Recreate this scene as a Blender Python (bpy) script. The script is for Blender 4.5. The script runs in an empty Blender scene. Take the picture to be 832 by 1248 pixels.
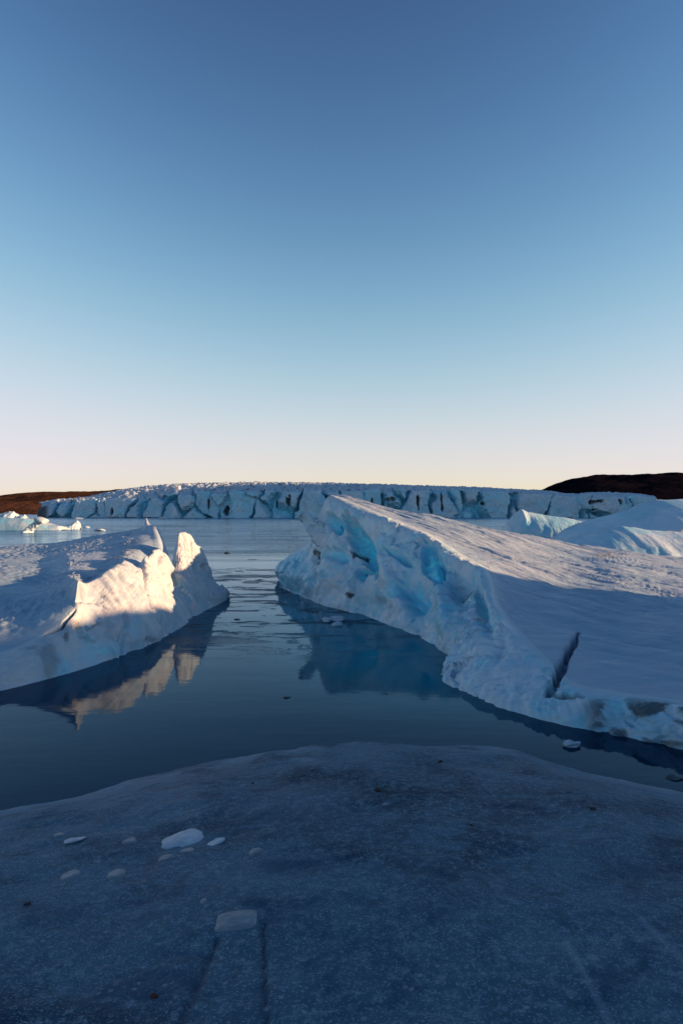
import bpy, math
import numpy as np
R = math.radians
scene = bpy.context.scene
col = scene.collection

# ------------------------------------------------------------------ noise
def _h(i, j, k, s):
    n = (i * 374761393 + j * 668265263 + k * 2147483647 + s * 974711) & 0xFFFFFFFF
    n = ((n ^ (n >> 13)) * 1274126177) & 0xFFFFFFFF
    n = ((n ^ (n >> 16)) * 2246822519) & 0xFFFFFFFF
    n = n ^ (n >> 15)
    return n
def noise(P, s=0):
    """gradient noise, roughly -1..1"""
    P = np.asarray(P, float)
    i0 = np.floor(P).astype(np.int64); f = P - i0
    u = f * f * f * (f * (f * 6 - 15) + 10)
    res = 0
    for dx in (0, 1):
        wx = u[..., 0] if dx else 1 - u[..., 0]
        for dy in (0, 1):
            wy = u[..., 1] if dy else 1 - u[..., 1]
            for dz in (0, 1):
                wz = u[..., 2] if dz else 1 - u[..., 2]
                h = _h(i0[..., 0] + dx, i0[..., 1] + dy, i0[..., 2] + dz, s)
                a = (h & 1023) / 1023 * 2 * np.pi
                c = ((h >> 10) & 1023) / 1023 * 2 - 1
                r = np.sqrt(1 - c * c)
                g = np.cos(a) * r * (f[..., 0] - dx) + np.sin(a) * r * (f[..., 1] - dy) + c * (f[..., 2] - dz)
                res = res + wx * wy * wz * g
    return res * 1.6
def fbm(P, oct=4, s=0, gain=.5, lac=2.03):
    P = np.asarray(P, float); a, t, o = 1., 0., 0
    for k in range(oct):
        o = o + a * noise(P, s + k * 17); t += a; a *= gain; P = P * lac
    return o / t * 1.35
def ridged(P, oct=4, s=0, gain=.5):
    P = np.asarray(P, float); a, t, o = 1., 0., 0
    for k in range(oct):
        o = o + a * (1 - np.abs(noise(P, s + k * 31)) * 2.); t += a; a *= gain; P = P * 2.07
    return o / t
def worley(P, s=0, jit=.9, flat=False):
    """F1, F2, cell hash of the nearest seed"""
    P = np.asarray(P, float); i0 = np.floor(P).astype(np.int64)
    f1 = np.full(P.shape[:-1], 9.); f2 = f1.copy(); hh = np.zeros(P.shape[:-1])
    for dx in (-1, 0, 1):
        for dy in (-1, 0, 1):
            for dz in ((0,) if flat else (-1, 0, 1)):
                c = i0 + np.array([dx, dy, dz])
                h = _h(c[..., 0], c[..., 1], c[..., 2], s)
                q = np.stack([(h & 255) / 255., ((h >> 8) & 255) / 255., ((h >> 16) & 255) / 255.], -1)
                d = np.linalg.norm(c + .5 + (q - .5) * jit - P, axis=-1)
                near = d < f1
                f2 = np.where(near, f1, np.minimum(f2, d)); hh = np.where(near, ((h >> 4) & 1023) / 1023., hh)
                f1 = np.where(near, d, f1)
    return f1, f2, hh
def facet(P, s=0):
    """planes broken at random tilts, one per cell, about -.5..5"""
    P = np.asarray(P, float); i0 = np.floor(P).astype(np.int64); f1 = np.full(P.shape[:-1], 9.); out = np.zeros(P.shape[:-1])
    for dx in (-1, 0, 1):
        for dy in (-1, 0, 1):
            for dz in (-1, 0, 1):
                c = i0 + np.array([dx, dy, dz]); h = _h(c[..., 0], c[..., 1], c[..., 2], s)
                q = np.stack([(h & 255) / 255., ((h >> 8) & 255) / 255., ((h >> 16) & 255) / 255.], -1)
                v = P - (c + .5 + (q - .5) * .9); d = np.linalg.norm(v, axis=-1); h2 = _h(c[..., 0], c[..., 1], c[..., 2], s + 99)
                g = np.stack([(h2 & 255) / 127.5 - 1, ((h2 >> 8) & 255) / 127.5 - 1, ((h2 >> 16) & 255) / 127.5 - 1], -1)
                val = (v * g).sum(-1) + (((h2 >> 5) & 255) / 255. - .5) * .5
                near = d < f1; out = np.where(near, val, out); f1 = np.where(near, d, f1)
    return out
def sstep(a, b, x):
    t = np.clip((x - a) / (b - a), 0, 1); return t * t * (3 - 2 * t)

# ------------------------------------------------------------------ placing
CAMZ, F, CX, CY = 4.0, 832.0, 416.0, 624.0
def P(x, y, d): return np.array([(x - CX) / F * d, d, CAMZ - (y - CY) / F * d])
def W(x, y):                     # a point on the water seen at that place of the photograph
    d = CAMZ * F / (y - CY); q = P(x, y, d); q[2] = 0; return q
def proj(V):                     # where a point of the place stands in the photograph's frame
    d = np.maximum(V[..., 1], .1)
    return CX + V[..., 0] / d * F, CY + (CAMZ - V[..., 2]) / d * F

# ------------------------------------------------------------------ meshes
def mesh_obj(name, V, Q, mat, parent=None, attrs=None, smooth=True):
    V = np.asarray(V, np.float32).reshape(-1, 3); Q = np.asarray(Q, np.int32)
    me = bpy.data.meshes.new(name)
    me.vertices.add(len(V)); me.vertices.foreach_set('co', V.ravel())
    n = Q.shape[1]
    me.loops.add(Q.size); me.loops.foreach_set('vertex_index', Q.ravel())
    me.polygons.add(len(Q)); me.polygons.foreach_set('loop_start', np.arange(0, Q.size, n, dtype=np.int32))
    me.update(calc_edges=True)
    me.polygons.foreach_set('use_smooth', np.full(len(Q), smooth))
    for k, a in (attrs or {}).items():
        at = me.attributes.new(k, 'FLOAT', 'POINT'); at.data.foreach_set('value', np.asarray(a, np.float32).ravel())
    me.materials.append(mat); me.validate(); me.update()
    o = bpy.data.objects.new(name, me); col.objects.link(o)
    if parent: o.parent = parent
    return o
def grid_quads(nu, nv, j0=0, j1=None, i0=0, i1=None):
    j1 = nv - 1 if j1 is None else j1; i1 = nu - 1 if i1 is None else i1
    i, j = np.meshgrid(np.arange(i0, i1), np.arange(j0, j1), indexing='ij')
    a = (i * nv + j).ravel()
    return np.stack([a, a + nv, a + nv + 1, a + 1], -1)
def submesh(name, G, quads, mat, parent, attrs):
    used, inv = np.unique(quads, return_inverse=True)
    V = G.reshape(-1, 3)[used]
    return mesh_obj(name, V, inv.reshape(quads.shape), mat, parent, {k: a.ravel()[used] for k, a in attrs.items()})
def pchip(C, counts):
    """C: (n, m, 3) -> smooth through the n rows without overshoot, counts[i] samples in segment i"""
    C = np.asarray(C, float); n = len(C)
    h = np.maximum(np.linalg.norm(np.diff(C, axis=0), axis=-1).mean(1), 1e-3)[:, None, None]
    d = np.diff(C, axis=0) / h
    m = np.zeros_like(C); m[0] = d[0]; m[-1] = d[-1]
    if n > 2:
        w1 = 2 * h[1:] + h[:-1]; w2 = h[1:] + 2 * h[:-1]
        same = d[:-1] * d[1:] > 1e-12
        m[1:-1] = np.where(same, (w1 + w2) / (w1 / np.where(same, d[:-1], 1) + w2 / np.where(same, d[1:], 1)), 0)
    out, pos = [], []
    for i in range(n - 1):
        k = counts[i]; last = i == n - 2
        t = np.linspace(0, 1, k + 1)[:k + 1 if last else k][:, None, None]
        out.append((2*t**3-3*t**2+1)*C[i] + (t**3-2*t**2+t)*h[i]*m[i] + (-2*t**3+3*t**2)*C[i+1] + (t**3-t**2)*h[i]*m[i+1])
        pos.append(i + t[:, 0, 0])
    return np.concatenate(out), np.concatenate(pos)
def loft(C, ru, rv):
    """C (nu, nv, 3) control grid -> dense grid, with the control coordinates of its rows and columns"""
    C = np.asarray(C, float)
    lu = np.linalg.norm(np.diff(C, axis=0), axis=-1); lv = np.linalg.norm(np.diff(C, axis=1), axis=-1)
    ru = np.broadcast_to(ru, (lu.shape[0],)); rv = np.broadcast_to(rv, (lv.shape[1],))
    cu = [max(2, int(np.ceil(np.median(l) / r))) for l, r in zip(lu, ru)]
    cv = [max(2, int(np.ceil(np.median(l) / r))) for l, r in zip(lv.T, rv)]
    G, pu = pchip(C, cu)
    G2, pv = pchip(np.swapaxes(G, 0, 1), cv)
    return np.swapaxes(G2, 0, 1), pu, pv
def normals(G):
    a = np.gradient(G, axis=0); b = np.gradient(G, axis=1)
    n = np.cross(a, b); l = np.linalg.norm(n, axis=-1, keepdims=True)
    return n / np.maximum(l, 1e-9)

def empty(name, loc=(0, 0, 0)):
    o = bpy.data.objects.new(name, None); col.objects.link(o); o.location = loc; o.empty_display_size = .5
    return o
def tag(o, label=None, cat=None, group=None, kind=None):
    for k, v in (('label', label), ('category', cat), ('group', group), ('kind', kind)):
        if v: o[k] = v
    return o
def under(o, parent):            # keep world place
    o.parent = parent; o.location = (-parent.location[0], -parent.location[1], -parent.location[2]); return o

# ------------------------------------------------------------------ materials
class NT:
    def __init__(s, name):
        s.m = bpy.data.materials.new(name); s.m.use_nodes = True; s.t = s.m.node_tree
        s.b = s.t.nodes['Principled BSDF']; s.out = s.t.nodes['Material Output']
        s.pos = s.t.nodes.new('ShaderNodeNewGeometry').outputs['Position']
    def n(s, typ, **kw):
        x = s.t.nodes.new('ShaderNode' + typ)
        for k, v in kw.items(): setattr(x, k, v)
        return x
    def l(s, a, b): s.t.links.new(a, b)
    def put(s, sock, v):
        if isinstance(v, bpy.types.NodeSocket): s.l(v, sock)
        elif isinstance(v, (tuple, list)) and len(v) == 3 and sock.type == 'RGBA': sock.default_value = (*v, 1)
        else: sock.default_value = v
    def scale(s, sc, rot=(0, 0, 0), off=(0, 0, 0)):
        x = s.n('Mapping'); s.l(s.pos, x.inputs[0]); x.inputs['Scale'].default_value = sc if isinstance(sc, tuple) else (sc,) * 3
        x.inputs['Rotation'].default_value = rot; x.inputs['Location'].default_value = off; return x.outputs[0]
    def noise(s, sc, det=4, rough=.55, dist=0, rot=(0, 0, 0), off=(0, 0, 0)):
        x = s.n('TexNoise'); s.l(s.scale(sc, rot, off), x.inputs['Vector']); x.inputs['Scale'].default_value = 1
        x.inputs['Detail'].default_value = det; x.inputs['Roughness'].default_value = rough; x.inputs['Distortion'].default_value = dist
        return x.outputs['Fac']
    def voro(s, sc, feat='F1', rot=(0, 0, 0)):
        x = s.n('TexVoronoi', feature=feat); s.l(s.scale(sc, rot), x.inputs['Vector']); x.inputs['Scale'].default_value = 1
        return x.outputs['Distance']
    def ramp(s, f, a, b, lo=0., hi=1.):
        x = s.n('MapRange', interpolation_type='SMOOTHSTEP'); s.put(x.inputs[0], f)
        for i, v in enumerate((a, b, lo, hi)): x.inputs[i + 1].default_value = v
        return x.outputs[0]
    def math(s, op, a, b=0.):
        x = s.n('Math', operation=op); s.put(x.inputs[0], a); s.put(x.inputs[1], b); return x.outputs[0]
    def mix(s, f, a, b, mode='MIX'):
        x = s.n('Mix', data_type='RGBA', blend_type=mode); s.put(x.inputs[0], f); s.put(x.inputs[6], a); s.put(x.inputs[7], b); return x.outputs[2]
    def attr(s, nm):
        x = s.n('Attribute', attribute_name=nm); return x.outputs['Fac']
    def bump(s, h, strength, dist, nrm=None):
        x = s.n('Bump'); s.put(x.inputs['Height'], h); x.inputs['Strength'].default_value = strength; x.inputs['Distance'].default_value = dist
        if nrm: s.l(nrm, x.inputs['Normal'])
        return x.outputs[0]
    def done(s, colr, rough, nrm=None, spec=.5, ior=None):
        s.put(s.b.inputs['Base Color'], colr); s.put(s.b.inputs['Roughness'], rough)
        s.b.inputs['Specular IOR Level'].default_value = spec
        if ior: s.b.inputs['IOR'].default_value = ior
        if nrm: s.l(nrm, s.b.inputs['Normal'])
        return s.m

def ice_material(name, k=1., white=(.46, .60, .70), pale=(.25, .50, .64), blue=(.012, .64, .88), sss=0.):
    """k scales the pattern: 1 for near bergs, less for far ones"""
    a = NT(name)
    n1 = a.noise(.5 * k, 5, .6, .4); n2 = a.noise(3.2 * k, 5, .62, .6); n3 = a.noise(22 * k, 3, .6)
    c = a.mix(a.ramp(a.math('ADD', a.math('MULTIPLY', n1, .6), a.math('MULTIPLY', n2, .4)), .40, .60), white, pale)
    # fine veins of clearer ice
    v = a.ramp(a.voro((1.3 * k, 1.3 * k, .55 * k), 'DISTANCE_TO_EDGE'), .0, .09, 1, 0)
    c = a.mix(a.math('MULTIPLY', v, .0), c, blue)
    bl = a.math('MULTIPLY', a.attr('blue'), a.ramp(n2, .25, .6, .7, 1.))
    band = a.noise((1.1 * k, 1.1 * k, 5. * k), 5, .65, .9, (R(20), R(-25), 0))
    deep = a.mix(a.ramp(band, .36, .62), blue, tuple(min(.9, v * f + o) for v, f, o in zip(blue, (1, 1.15, 1.0), (.10, .06, .05))))
    deep = a.mix(a.ramp(n2, .40, .62, .55, 0), deep, tuple(v * f for v, f in zip(blue, (.5, .62, .85))))
    c = a.mix(bl, c, deep)
    c = a.mix(a.math('MULTIPLY', a.attr('snow'), a.ramp(n2, .3, .7, 1., .75)), c, (.38, .50, .59))
    dk = a.mix(a.ramp(n3, .3, .7), (.012, .016, .02), (.06, .06, .06))
    c = a.mix(a.attr('dirt_shade'), c, dk)
    h = a.math('ADD', a.math('MULTIPLY', n2, .6), a.math('MULTIPLY', n3, .22))
    h = a.math('ADD', h, a.math('MULTIPLY', a.noise(70 * k, 2, .5), .07))
    nr = a.bump(h, .55, .08 / k)
    r = a.math('ADD', .34, a.math('MULTIPLY', a.attr('snow'), .3))
    m = a.done(c, r, nr, .5, 1.31)
    if sss:
        a.b.inputs['Subsurface Weight'].default_value = sss
        a.b.inputs['Subsurface Radius'].default_value = (.3, .8, 1.); a.b.inputs['Subsurface Scale'].default_value = .25 / k
    return m

M_ICE = ice_material('glacial_ice', 1.)
M_ICE_SUNLIT = ice_material('sunlit_white_ice', 1., (.49, .53, .58), (.33, .44, .54))  # redder copy of the ice, warm sunlight put into its colour
def snow_material():
    a = NT('crusted_snow')
    rot = (0, 0, R(-42))
    streak = a.noise((.35, 3.4, 1.), 6, .62, .5, rot)     # wind-cut streaks
    n2 = a.noise(5., 5, .65, .3); n3 = a.noise(26., 4, .65); big = a.noise(.22, 4, .55, .4)
    c = a.mix(a.ramp(streak, .34, .66), (.38, .50, .61), (.26, .40, .54))
    c = a.mix(a.ramp(big, .42, .62, 0, .5), c, (.20, .36, .52))
    c = a.mix(a.math('MULTIPLY', a.ramp(n3, .56, .7), .5), c, (.23, .32, .41))
    c = a.mix(a.math('MULTIPLY', a.attr('blue'), .8), c, (.06, .34, .52))
    dk = a.mix(a.ramp(n3, .35, .65), (.02, .022, .024), (.16, .12, .09))
    c = a.mix(a.attr('dirt_shade'), c, dk)
    h = a.math('ADD', a.math('MULTIPLY', streak, .55), a.math('MULTIPLY', n2, .28))
    h = a.math('ADD', h, a.math('MULTIPLY', n3, .16))
    return a.done(c, .55, a.bump(h, 1., .16), .35)
M_SNOW = snow_material()
M_FAR = ice_material('far_ice', .13, (.46, .57, .65), (.32, .48, .60))
M_MID = ice_material('distant_ice', .35)

def ground_material():
    a = NT('wet_dark_ice')
    big = a.noise(.45, 5, .6, .6); mid = a.noise(2.6, 6, .66, .8); fine = a.noise(17, 5, .7); grain = a.noise(75, 3, .6)
    sw = a.noise((1.2, 5.5, 2.), 6, .68, 1.6, (0, 0, R(18)))
    c = a.mix(a.ramp(big, .38, .62), (.012, .038, .068), (.055, .118, .178))
    c = a.mix(a.ramp(mid, .46, .66, 0, .6), c, (.088, .172, .24))
    c = a.mix(a.ramp(fine, .50, .63, 0, .65), c, (.14, .235, .31))
    c = a.mix(a.ramp(grain, .54, .64, 0, .6), c, (.27, .36, .44))
    c = a.mix(a.ramp(mid, .33, .49, .6, 0), c, (.008, .048, .105))
    # hairline cracks inside the ice and strings of bubbles
    vc = a.n('TexVoronoi', feature='DISTANCE_TO_EDGE'); wq = a.n('VectorMath', operation='ADD'); nz = a.n('TexNoise'); a.l(a.scale(1.3), nz.inputs['Vector']); nz.inputs['Detail'].default_value = 4
    a.l(a.scale(.9), wq.inputs[0]); a.l(nz.outputs['Color'], wq.inputs[1]); a.l(wq.outputs[0], vc.inputs['Vector']); vc.inputs['Scale'].default_value = 1
    hair = a.math('MULTIPLY', a.ramp(vc.outputs['Distance'], .0, .012, 1, 0), a.ramp(big, .44, .56))
    c = a.mix(a.math('MULTIPLY', hair, .45), c, (.22, .30, .37))
    bub = a.math('MULTIPLY', a.ramp(a.voro(14.), .10, .22, 1, 0), a.ramp(a.noise(1.7, 3, .6), .50, .62))
    c = a.mix(a.math('MULTIPLY', bub, .6), c, (.27, .34, .41))
    # frost flakes
    fl = a.math('MULTIPLY', a.ramp(a.voro(3.1), .06, .11, 1, 0), a.ramp(mid, .44, .56))
    c = a.mix(a.math('MULTIPLY', fl, .55), c, (.26, .32, .38))
    c = a.mix(a.attr('paleness'), c, (.27, .37, .45))
    c = a.mix(a.attr('dirt_shade'), c, (.02, .018, .018))
    h = a.math('ADD', a.math('MULTIPLY', mid, .22), a.math('MULTIPLY', fine, .30))
    h = a.math('ADD', h, a.math('MULTIPLY', grain, .14))
    r = a.ramp(mid, .35, .6, .36, .52)
    return a.done(c, r, a.bump(h, .7, .03), .04, 1.2)
M_GROUND = ground_material()

def water_material():
    a = NT('lagoon_water')
    # thin skin ice and slush lies in torn patches on the calm water
    w = a.noise((.26, .62, 1), 8, .72, 1.3)
    w2 = a.noise((.035, .16, 1), 5, .6, .5, off=(3, 1, 0))
    near = a.n('SeparateXYZ'); a.l(a.pos, near.inputs[0]); Y = near.outputs[1]
    zone = a.math('MULTIPLY', a.ramp(Y, 17, 26), a.ramp(Y, 40, 52, 1, 0))
    patch = a.math('MULTIPLY', a.ramp(w, .535, .56), zone)
    far = a.math('MULTIPLY', a.ramp(w2, .47, .55), a.ramp(Y, 45, 80))
    sk = a.math('MAXIMUM', a.math('MULTIPLY', patch, .9), a.math('MULTIPLY', far, .8))
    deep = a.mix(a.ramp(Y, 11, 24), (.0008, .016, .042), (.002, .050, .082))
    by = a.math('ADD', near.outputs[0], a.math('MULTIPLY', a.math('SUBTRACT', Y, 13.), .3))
    deep = a.mix(a.math('MULTIPLY', a.ramp(a.math('ADD', by, a.math('MULTIPLY', w, 1.6)), -.8, 3.4), a.math('MULTIPLY', a.ramp(Y, 38, 26), a.ramp(Y, 11.5, 17.5))), deep, (.004, .13, .175))      # teal for the blue ice reflected and submerged there, put into the colour
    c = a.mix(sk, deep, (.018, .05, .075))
    fine = a.noise((2.2, 5., 1), 3, .5); swell = a.noise((.25, .7, 1), 3, .5, .3); ch = a.noise((.05, .35, 1), 4, .55)
    h = a.math('ADD', a.math('MULTIPLY', fine, .10), a.math('MULTIPLY', swell, .5))
    nr = a.bump(h, .4, .035)
    farh = a.math('MULTIPLY', ch, a.ramp(Y, 40, 120))
    nr = a.bump(farh, .5, .5, nr)
    gr = a.math('MULTIPLY', a.noise((6, 9, 1), 4, .7), sk)
    nr = a.bump(gr, .6, .04, nr)
    r = a.math('ADD', a.ramp(Y, 60, 300, .04, .12), a.math('MULTIPLY', sk, .12))
    fr = a.n('Fresnel'); fr.inputs['IOR'].default_value = 1.18; a.l(nr, fr.inputs['Normal'])
    streak = a.math('MULTIPLY', a.ramp(a.noise((.012, .11, 1), 5, .62, .4), .46, .60), a.ramp(Y, 34, 70))
    keep = a.math('SUBTRACT', 1., a.math('MAXIMUM', a.math('MULTIPLY', patch, .62), a.math('MAXIMUM', a.math('MULTIPLY', far, .18), a.math('MULTIPLY', streak, .30))))
    gl = a.n('BsdfGlossy'); gl.inputs['Color'].default_value = (.60, .80, 1., 1); a.l(r, gl.inputs['Roughness']); a.l(nr, gl.inputs['Normal'])
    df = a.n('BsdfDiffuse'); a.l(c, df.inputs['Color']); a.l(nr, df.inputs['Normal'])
    mx = a.n('MixShader'); a.l(a.math('MULTIPLY', fr.outputs[0], keep), mx.inputs[0]); a.l(df.outputs[0], mx.inputs[1]); a.l(gl.outputs[0], mx.inputs[2])
    a.l(mx.outputs[0], a.out.inputs['Surface']); a.t.nodes.remove(a.b); return a.m
M_WATER = water_material()

def hill_material(name, c1, c2, k):
    a = NT(name)
    n = a.noise(k, 6, .65, .4); m = a.noise(k * 9, 5, .7)
    c = a.mix(a.ramp(n, .38, .62), c1, c2)
    c = a.mix(a.ramp(m, .4, .65, 0, .6), c, tuple(x * .5 for x in c1))
    return a.done(c, .95, a.bump(a.math('ADD', n, a.math('MULTIPLY', m, .3)), .8, .25 / k), 0.)
M_HILL_L = hill_material('brown_moor', (.045, .024, .015), (.12, .06, .036), .012)
M_HILL_R = hill_material('dark_heath', (.005, .005, .009), (.010, .009, .014), .010)
def rock_material(name, c1, c2):
    a = NT(name); n = a.noise(30, 5, .65)
    return a.done(a.mix(n, c1, c2), .7, a.bump(n, .8, .01), .3)
M_ROCK = rock_material('dark_rock', (.015, .014, .014), (.06, .05, .045))
M_RUST = rock_material('rusty_rock', (.03, .010, .007), (.11, .035, .022))
def frag_material(name, c1, c2, r=.35):
    a = NT(name); n = a.noise(9, 5, .6); f = a.noise(60, 3, .6)
    return a.done(a.mix(a.ramp(n, .35, .65), c1, c2), r, a.bump(a.math('ADD', n, a.math('MULTIPLY', f, .3)), .6, .02), .5, 1.31)
M_FRAG = frag_material('white_fragment_ice', (.36, .47, .57), (.25, .36, .47))
M_DULL = frag_material('dull_fragment_ice', (.11, .17, .225), (.17, .235, .29), .4)
M_SLUSH = frag_material('dark_slush', (.03, .05, .06), (.09, .12, .14), .3)

# ------------------------------------------------------------------ world, sun, camera
SUN_AZ, SUN_EL = 95., 9.       # degrees to the right of the view, above the horizon
world = bpy.data.worlds.new("World"); scene.world = world; world.use_nodes = True
wt = world.node_tree; bg = wt.nodes['Background']
sky = wt.nodes.new('ShaderNodeTexSky'); sky.sky_type = 'NISHITA'; sky.sun_disc = False
sky.sun_elevation = R(SUN_EL); sky.sun_rotation = R(SUN_AZ)
sky.air_density = 1.; sky.dust_density = 0.; sky.ozone_density = 2.; sky.altitude = 0
# tone response of the photograph's sky: steep in the dark upper sky, shouldering off near the bright horizon
sep = wt.nodes.new('ShaderNodeSeparateColor'); com = wt.nodes.new('ShaderNodeCombineColor'); wt.links.new(sky.outputs[0], sep.inputs[0])
def wm(op, a, b):
    x = wt.nodes.new('ShaderNodeMath'); x.operation = op
    for k, v in enumerate((a, b)):
        if isinstance(v, bpy.types.NodeSocket): wt.links.new(v, x.inputs[k])
        else: x.inputs[k].default_value = v
    return x.outputs[0]
for ch, (g, k, m) in enumerate([(2.55, 108., .90), (3., 165., .80), (3.3, 156., .90)]):
    y = wm('MULTIPLY', wm('POWER', wm('MULTIPLY', sep.outputs[ch], .1), g), k)
    y = wm('DIVIDE', y, wm('ADD', wm('DIVIDE', y, m), 1.))
    wt.links.new(wm('MULTIPLY', y, 5.), com.inputs[ch])
wt.links.new(com.outputs[0], bg.inputs[0]); bg.inputs[1].default_value = .081
ld = bpy.data.lights.new('sun', 'SUN'); ld.energy = 5.; ld.angle = R(.6); ld.color = (1., .52, .25)
sun = bpy.data.objects.new('sun', ld); col.objects.link(sun)
from mathutils import Vector
SD = Vector((math.sin(R(SUN_AZ)) * math.cos(R(SUN_EL)), math.cos(R(SUN_AZ)) * math.cos(R(SUN_EL)), math.sin(R(SUN_EL))))
sun.rotation_euler = SD.to_track_quat('Z', 'Y').to_euler(); sun.location = (30, -20, 40)
cd = bpy.data.cameras.new('camera'); cam = bpy.data.objects.new('camera', cd); col.objects.link(cam); scene.camera = cam
cam.location = (0, 0, CAMZ); cam.rotation_euler = (R(90), 0, 0)
cd.sensor_fit = 'VERTICAL'; cd.sensor_height = 36; cd.lens = 24; cd.clip_start = .1; cd.clip_end = 60000
vs = scene.view_settings; vs.view_transform = 'Standard'; vs.look = 'None'; vs.exposure = 1.3; vs.gamma = 1; vs.use_curve_mapping = False

# ------------------------------------------------------------------ water, hills
def sheet(name, x0, x1, y0, y1, n, z, mat):
    X, Y = np.meshgrid(np.linspace(x0, x1, n), np.linspace(y0, y1, n), indexing='ij')
    return mesh_obj(name, np.stack([X, Y, np.full_like(X, z)], -1), grid_quads(n, n), mat)
tag(sheet('water', -30000, 30000, -300, 45000, 40, 0, M_WATER), kind='structure')

def hill(name, pts, d, depth, mat, seed, rough=.06):
    """an upland whose crest runs through pts = (metres across, height), d metres away"""
    xs, hs = np.array(pts).T
    U = np.linspace(xs[0], xs[-1], 420); V = np.linspace(-1, 1, 120)
    H = np.interp(U, xs, hs); H = np.convolve(np.pad(H, 6, 'edge'), np.ones(13) / 13, 'valid')
    X, T = np.meshgrid(U, V, indexing='ij')
    Y = d + T * depth
    prof = np.clip(1 - np.abs(T) ** 1.7, 0, 1)
    Z = H[:, None] * prof
    q = np.stack([X, Y, 0 * X], -1)
    Z = Z * (1 + .22 * fbm(q / (depth * .5), 5, seed)) + H[:, None] * rough * fbm(q / 45, 5, seed + 3) * prof
    Z = np.where(prof < .02, -3, Z)
    o = mesh_obj(name, np.stack([X, Y, Z], -1), grid_quads(*X.shape), mat)
    return tag(o, kind='structure')
hill('hill', [(-2400, 60), (-1500, 48), (-900, 36), (-760, 37), (-640, 48), (-560, 52), (-470, 55), (-420, 52), (-250, 36), (0, -5)], 1550, 420, M_HILL_L, 3)
hill('hill', [(420, -4), (480, 46), (560, 76), (620, 92), (690, 99), (900, 100), (1300, 110), (2300, 150), (3300, 60)], 1750, 480, M_HILL_R, 8, .02)

# ------------------------------------------------------------------ ground: the dark ice underfoot
def build_ground():
    ex = np.array([-20, -14, -9, -6, -4.6, -3.5, -2.64, -1.63, -.9, 0, 1.9, 2.64, 3.7, 5, 7, 11, 16, 20.])
    ey = np.array([-8, -1, 4.4, 6.0, 6.65, 7.15, 7.7, 8.35, 8.8, 9.15, 9.15, 8.3, 7.55, 7.0, 6.4, 5.2, 2, -6.])
    xs = np.concatenate([np.linspace(-20, -6, 60)[:-1], np.linspace(-6, 6, 620), np.linspace(6, 20, 60)[1:]])
    t = np.concatenate([np.linspace(-1.2, 0, 30)[:-1], np.linspace(0, 9, 560)[:-1], 9 + np.linspace(0, 1, 50) ** 1.6 * 14])
    E = np.interp(xs, ex, ey); k = np.hanning(41); k /= k.sum()
    E = np.convolve(np.pad(E, 20, 'edge'), k, 'valid')
    E = E + .10 * fbm(np.stack([xs * .8, xs * 0, xs * 0], -1), 4, 5)
    X, T = np.meshgrid(xs, t, indexing='ij'); Y = E[:, None] + .55 - T
    s = np.maximum(T, 0)
    Z = np.where(T < 0, T * 1.6, .92 * (1 - np.exp(-s / .32)) ** .8)
    Z = Z + 1.45 * (1 - np.exp(-np.maximum(s - .4, 0) / 5.2))
    q = np.stack([X, Y, 0 * X], -1)
    amp = sstep(0, 1.2, T)
    Z = Z + amp * (.075 * fbm(q * .55, 4, 1) + .014 * fbm(q * 2.3, 4, 7) + .008 * fbm(q * 9, 4, 9))
    # melt cups and a low swell near the far edge
    f1, f2, _ = worley(q * 2.2, 4); Z = Z - amp * .012 * (1 - sstep(0, .45, f1))
    px, py = proj(np.stack([X, Y, Z], -1))
    def seg(ax, ay, bx, by, w):
        dx, dy = bx - ax, by - ay; tt = np.clip(((px - ax) * dx + (py - ay) * dy) / (dx * dx + dy * dy), 0, 1)
        return np.exp(-((px - ax - tt * dx) ** 2 + (py - ay - tt * dy) ** 2) / w ** 2)
    g = np.maximum(seg(264, 1146, 214, 1262, 4.0), seg(321, 1128, 324, 1262, 3.6)); g2 = np.maximum(seg(690, 1150, 752, 1262, 3.5), seg(780, 1120, 850, 1190, 3))
    Z = Z - .016 * g + .006 * g2
    dirt_shade = .5 * g * (.5 + .5 * sstep(-.2, .3, noise(q * 14, 2)))
    dirt_shade = np.maximum(dirt_shade, .9 * np.exp(-(((px - 462) / 16) ** 2 + ((py - 966) / 5) ** 2)) * sstep(-.1, .25, fbm(q * 9, 3, 3)))
    dirt_shade = np.maximum(dirt_shade, .7 * np.exp(-(((px - 505) / 20) ** 2 + ((py - 962) / 3) ** 2)) * sstep(0, .3, fbm(q * 9, 3, 3)))
    paleness = (sstep(2.6, .2, T) * .5 + sstep(8., .5, T) * .28) * sstep(-.5, .2, fbm(q * 1.5, 4, 3)) * (T > -.2) + .4 * g2  # paler towards the far edge, in broken patches
    paleness = np.clip(np.maximum(paleness, .55 * np.exp(-(((px - 372) / 24) ** 2 + ((py - 926) / 4) ** 2))), 0, 1)
    o = mesh_obj('ground', np.stack([X, Y, Z], -1), grid_quads(*X.shape)[:, ::-1], M_GROUND, attrs={'dirt_shade': dirt_shade, 'paleness': paleness})
    tag(o, kind='structure'); return o
ground = build_ground()
from mathutils.bvhtree import BVHTree
_bv = BVHTree.FromPolygons([v.co[:] for v in ground.data.vertices], [p.vertices[:] for p in ground.data.polygons])
def on_ground(px, py):
    dr = Vector(((px - CX) / F, 1, -(py - CY) / F)); h, n, _, _ = _bv.ray_cast(Vector((0, 0, CAMZ)), dr.normalized())
    return h, n

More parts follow.
